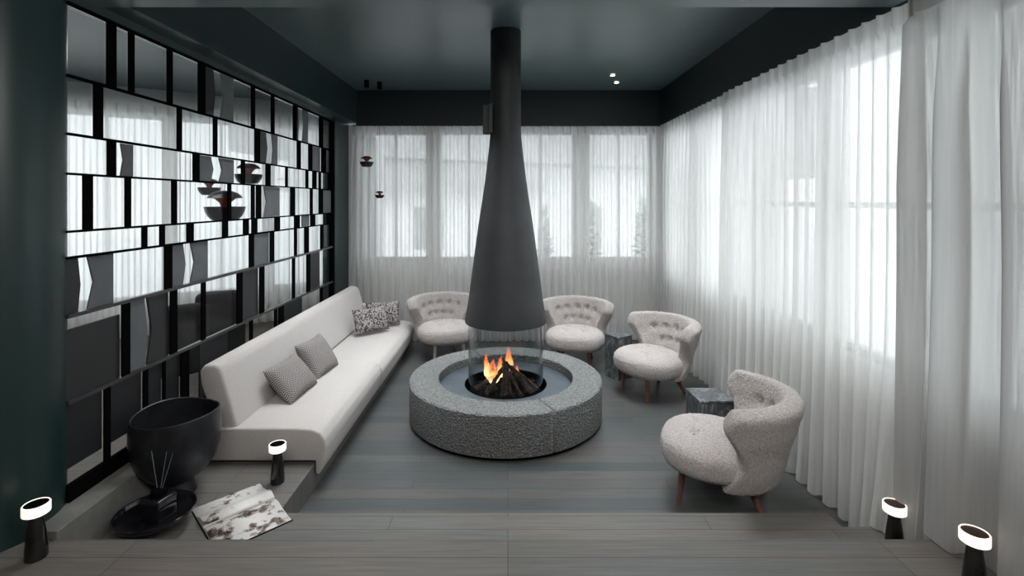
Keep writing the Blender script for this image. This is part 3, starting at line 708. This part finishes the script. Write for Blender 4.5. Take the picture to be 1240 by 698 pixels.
for dx, dy in ((-.075, .02), (.012, .035), (.060, .03)):
    tube('reed', [(dx*.1, dy*.1, .12), (dx, dy, .335)], .0022, M['panel_grey'], rd, 8)
bk = thing('open_book', 'large open photo book with black and white pictures lying on the platform', 'book', (-1.51, 2.81, .17), radians(45))
def page_block(sgn, mat, lift):
    vs, fs = [], []; n = 16; L = .37; Wd = .25
    f = lambda u: .006+.030*exp(-((u-.22)/.22)**2)*lift+.012*(1-u)*(.35+lift*.2)
    for i in range(n+1):
        u = i/n; y = sgn*(.002+u*Wd)
        for x in (-L/2, L/2): vs.append((x, y, f(u)))
        for x in (-L/2, L/2): vs.append((x, y, .004))
    for i in range(n):
        a, b = 4*i, 4*i+4
        fs += [(a, a+1, b+1, b), (a+2, b+2, b+3, a+3), (a, b, b+2, a+2), (a+1, a+3, b+3, b+1)]
    fs += [(0, 2, 3, 1), (4*n, 4*n+1, 4*n+3, 4*n+2)]
    o = mesh('page_block', vs, fs, mat, bk); fix(o.data)
    o.data.materials.append(M['paper'])
    for p in o.data.polygons:
        if abs(p.normal.z) < .6: p.material_index = 1
    for p in o.data.polygons: p.use_smooth = abs(p.normal.z) > .6
    return o
page_block(1, M['page_a'], 1.0); page_block(-1, M['page_b'], .45)
box('book_cover', -.19, .19, -.258, .258, 0, .0045, M['black'], bk, .001)
ip = mesh('printed_photo', [(.03, -.23, .0175), (.165, -.23, .0175), (.165, -.04, .031), (.03, -.04, .031)], [(0, 1, 2, 3)], M['page_b'], bk)
bpy.data.objects.remove(ip)

# ------------------------------------------------------------------ pendants and spots
def pendant(name, x, y, zc, D, zceil, label, group=None):
    R = D/2; r = thing(name, label, 'pendant lamp', (x, y, zceil), 0, group); h = zc-zceil
    lathe('lower_shade', [(R*.45, h-R*.76), (R*.62, h-R*.74), (R*.80, h-R*.56), (R*.94, h-R*.30), (R, h-R*.02), (R*.985, h-R*.02), (R*.92, h-R*.30), (R*.78, h-R*.54), (R*.60, h-R*.70), (0, h-R*.72)], M['pend'], r, n=64)
    lathe('upper_shade', [(R*.86, h+R*.44), (R*.78, h+R*.57), (R*.60, h+R*.72), (R*.35, h+R*.82), (0, h+R*.85), (0, h+R*.83), (R*.34, h+R*.79), (R*.58, h+R*.69), (R*.75, h+R*.54), (R*.84, h+R*.44)], M['pend'], r, n=64)
    lathe('reflector_cone', [(R*.82, h+R*.46), (R*.50, h+R*.40), (R*.28, h+R*.20), (R*.20, h-R*.02), (R*.24, h-R*.25), (R*.5, h-R*.5)], M['copper'], r, n=48)
    tube('cord', [(0, 0, h+R*.84), (0, 0, -.002)], .0022, M['cord'], r, 6)
    lathe('canopy', [(0, -.09), (.028, -.09), (.030, -.085), (.030, -.001), (0, -.001)], M['black'], r, n=24)
    return r
pendant('pendant_lamp', px(444, 6.4), 6.4, EYE+47/602*6.4, .175, ZC, 'larger of two small slotted globe pendants in front of the back curtain')
pendant('pendant_lamp', px(459.7, 6.5), 6.5, EYE+7/602*6.5, .12, ZC, 'smallest slotted globe pendant, hanging lower in front of the back curtain')
GPb = 'globe pendants in the room beyond the divider'
for (YP, x, y, w, lb) in ((6.6, 301, 211, 31, 'dark slotted globe pendant seen highest through the glass divider'),
                      (6.0, 272.5, 250, 45, 'largest dark slotted globe pendant with copper inside, behind the divider'),
                      (6.9, 253.5, 227, 25, 'smallest dark globe pendant behind the divider, partly hidden by a leather panel')):
    pendant('pendant_lamp', px(x, YP), YP, EYE+(243-y)/602*YP, w*YP/602, 3.6, lb, GPb)
def spot(x, y, z, label, group):
    s = thing('ceiling_spot', label, 'ceiling spotlight', (x, y, z), 0, group)
    lathe('spot_ring', [(.045, -.002), (.045, -.014), (.034, -.014), (.030, -.004)], M['black'], s, n=32)
    lathe('spot_lens', [(0, -.009), (.031, -.009), (.031, -.003), (0, -.003)], M['spot_glow'], s, n=32)
spot(1.29, 6.12, ZC, 'nearer of two small lit spotlights in the teal ceiling', 'ceiling spotlights')
spot(1.42, 6.50, ZC, 'farther of two small lit spotlights in the teal ceiling', 'ceiling spotlights')
spot(px(181, 7.4), 7.4, 3.6, 'small lit ceiling spotlight seen through the top row of the divider', None)

# ------------------------------------------------------------------ dining chairs in the room beyond
def dining(x, y, rz, label):
    t = thing('dining_chair', label, 'chair', (x, y, 0), rz, 'dark dining chairs in the room beyond')
    box('seat', -.24, .24, -.24, .24, .42, .50, M['chair_dark'], t, .03, 3, True)
    vs, fs = [], []; n = 14; m = 8
    for j in range(m+1):
        for i in range(n+1):
            u = -1+2*i/n; v = j/m
            vs.append((.25*u*(1+.03*v), .24+.08*v-.09*u*u, .14+.76*v*(1-.08*abs(u)**4)))
    for j in range(m):
        for i in range(n): a = j*(n+1)+i; fs.append((a, a+1, a+n+2, a+n+1))
    o = mesh('backrest', vs, fs, M['chair_dark'], t, True); md = o.modifiers.new('s', 'SOLIDIFY'); md.thickness = .06; md.offset = 0
    ms = o.modifiers.new('u', 'SUBSURF'); ms.levels = 1; ms.render_levels = 1
    for sx in (-1, 1):
        for sy in (-1, 1): tube('leg', [(sx*.19, sy*.19, .43), (sx*.22, sy*.22, 0)], [.018, .012], M['black'], t, 10)
dining(-3.50, 6.10, radians(205), 'dark upholstered dining chair beyond the divider, farther right of the pair')
dining(-3.50, 5.30, radians(215), 'dark upholstered dining chair beyond the divider, left one of the pair')

# ------------------------------------------------------------------ outdoors
struct(box('ground', -30, 40, 7.6, 60, -1.2, -1.0, M['snow']))
struct(box('ground_side', 2.9, 40, -10, 7.6, -1.2, -1.0, M['snow']))
hs = thing('neighbouring_house', 'pale house with long balcony seen faintly through the back curtain', 'house', (0, 17, -1))
def hb(name, x0, x1, y0, y1, z0, z1, mat): return box(name, x0, x1, y0-17, y1-17, z0+1, z1+1, mat, hs)
hb('house_wall', -7.5, 9.5, 17, 21, -1, 4.6, M['house'])
prism('house_roof', [(-9, 6.6), (-9, 4.55), (11, 3.75), (11, 6.6)], 'y', -1.0, 5, M['house_dark'], hs)
hb('balcony', -7.5, 1.2, 16.2, 17, 2.25, 2.42, M['house_dark'])
hb('balcony_rail', -7.5, 1.2, 16.2, 16.25, 2.62, 2.68, M['house_dark'])
for x0 in (-5.6, -3.2, 2.2, 4.6): hb('house_window', x0, x0+1.0, 16.95, 17.0, .3, 1.7, M['house_dark'])
def fir(x, y, h, r, seed, label):
    t = thing('fir_tree', label, 'tree', (x, y, -1.0), seed, 'fir trees outside the back windows')
    tube('trunk', [(0, 0, 0), (0, 0, h*.9)], [.07, .02], M['house_dark'], t, 8)
    rnd = random.Random(seed); vs, fs = [], []
    for k in range(150):
        z = h*(.12+.86*(k/150)); R = r*(1-(k/150))**.8+.04; a = k*2.4+rnd.uniform(-.3, .3); L = R*rnd.uniform(.75, 1.15)
        d = Vector((cos(a), sin(a), 0)); s = Vector((-sin(a), cos(a), 0)); b = len(vs); w = .09+.06*L
        vs += [Vector((0, 0, z)), Vector((0, 0, z-.06)), d*L*.6+s*w+Vector((0, 0, z-.10*L)), d*L*.6-s*w+Vector((0, 0, z-.10*L)), d*L+Vector((0, 0, z-.45*L+.08)), d*L*.6+Vector((0, 0, z-.10*L-.05))]
        fs += [(b, b+2, b+4), (b, b+4, b+3), (b+1, b+5, b+2), (b+1, b+3, b+5), (b+5, b+4, b+2), (b+5, b+3, b+4)]
    mesh('foliage', vs, fs, M['fir'], t)
fir(-2.9, 10.2, 3.0, .6, 1, 'snowy fir outside, behind the curtain left of the hood')
fir(.80, 11.0, 2.9, .5, 2, 'snowy fir outside just right of the hood')
fir(1.65, 9.7, 3.0, .42, 3, 'snowy fir outside in the middle of the right back window')
fir(2.95, 10.9, 3.1, .5, 4, 'snowy fir outside close to the room corner')
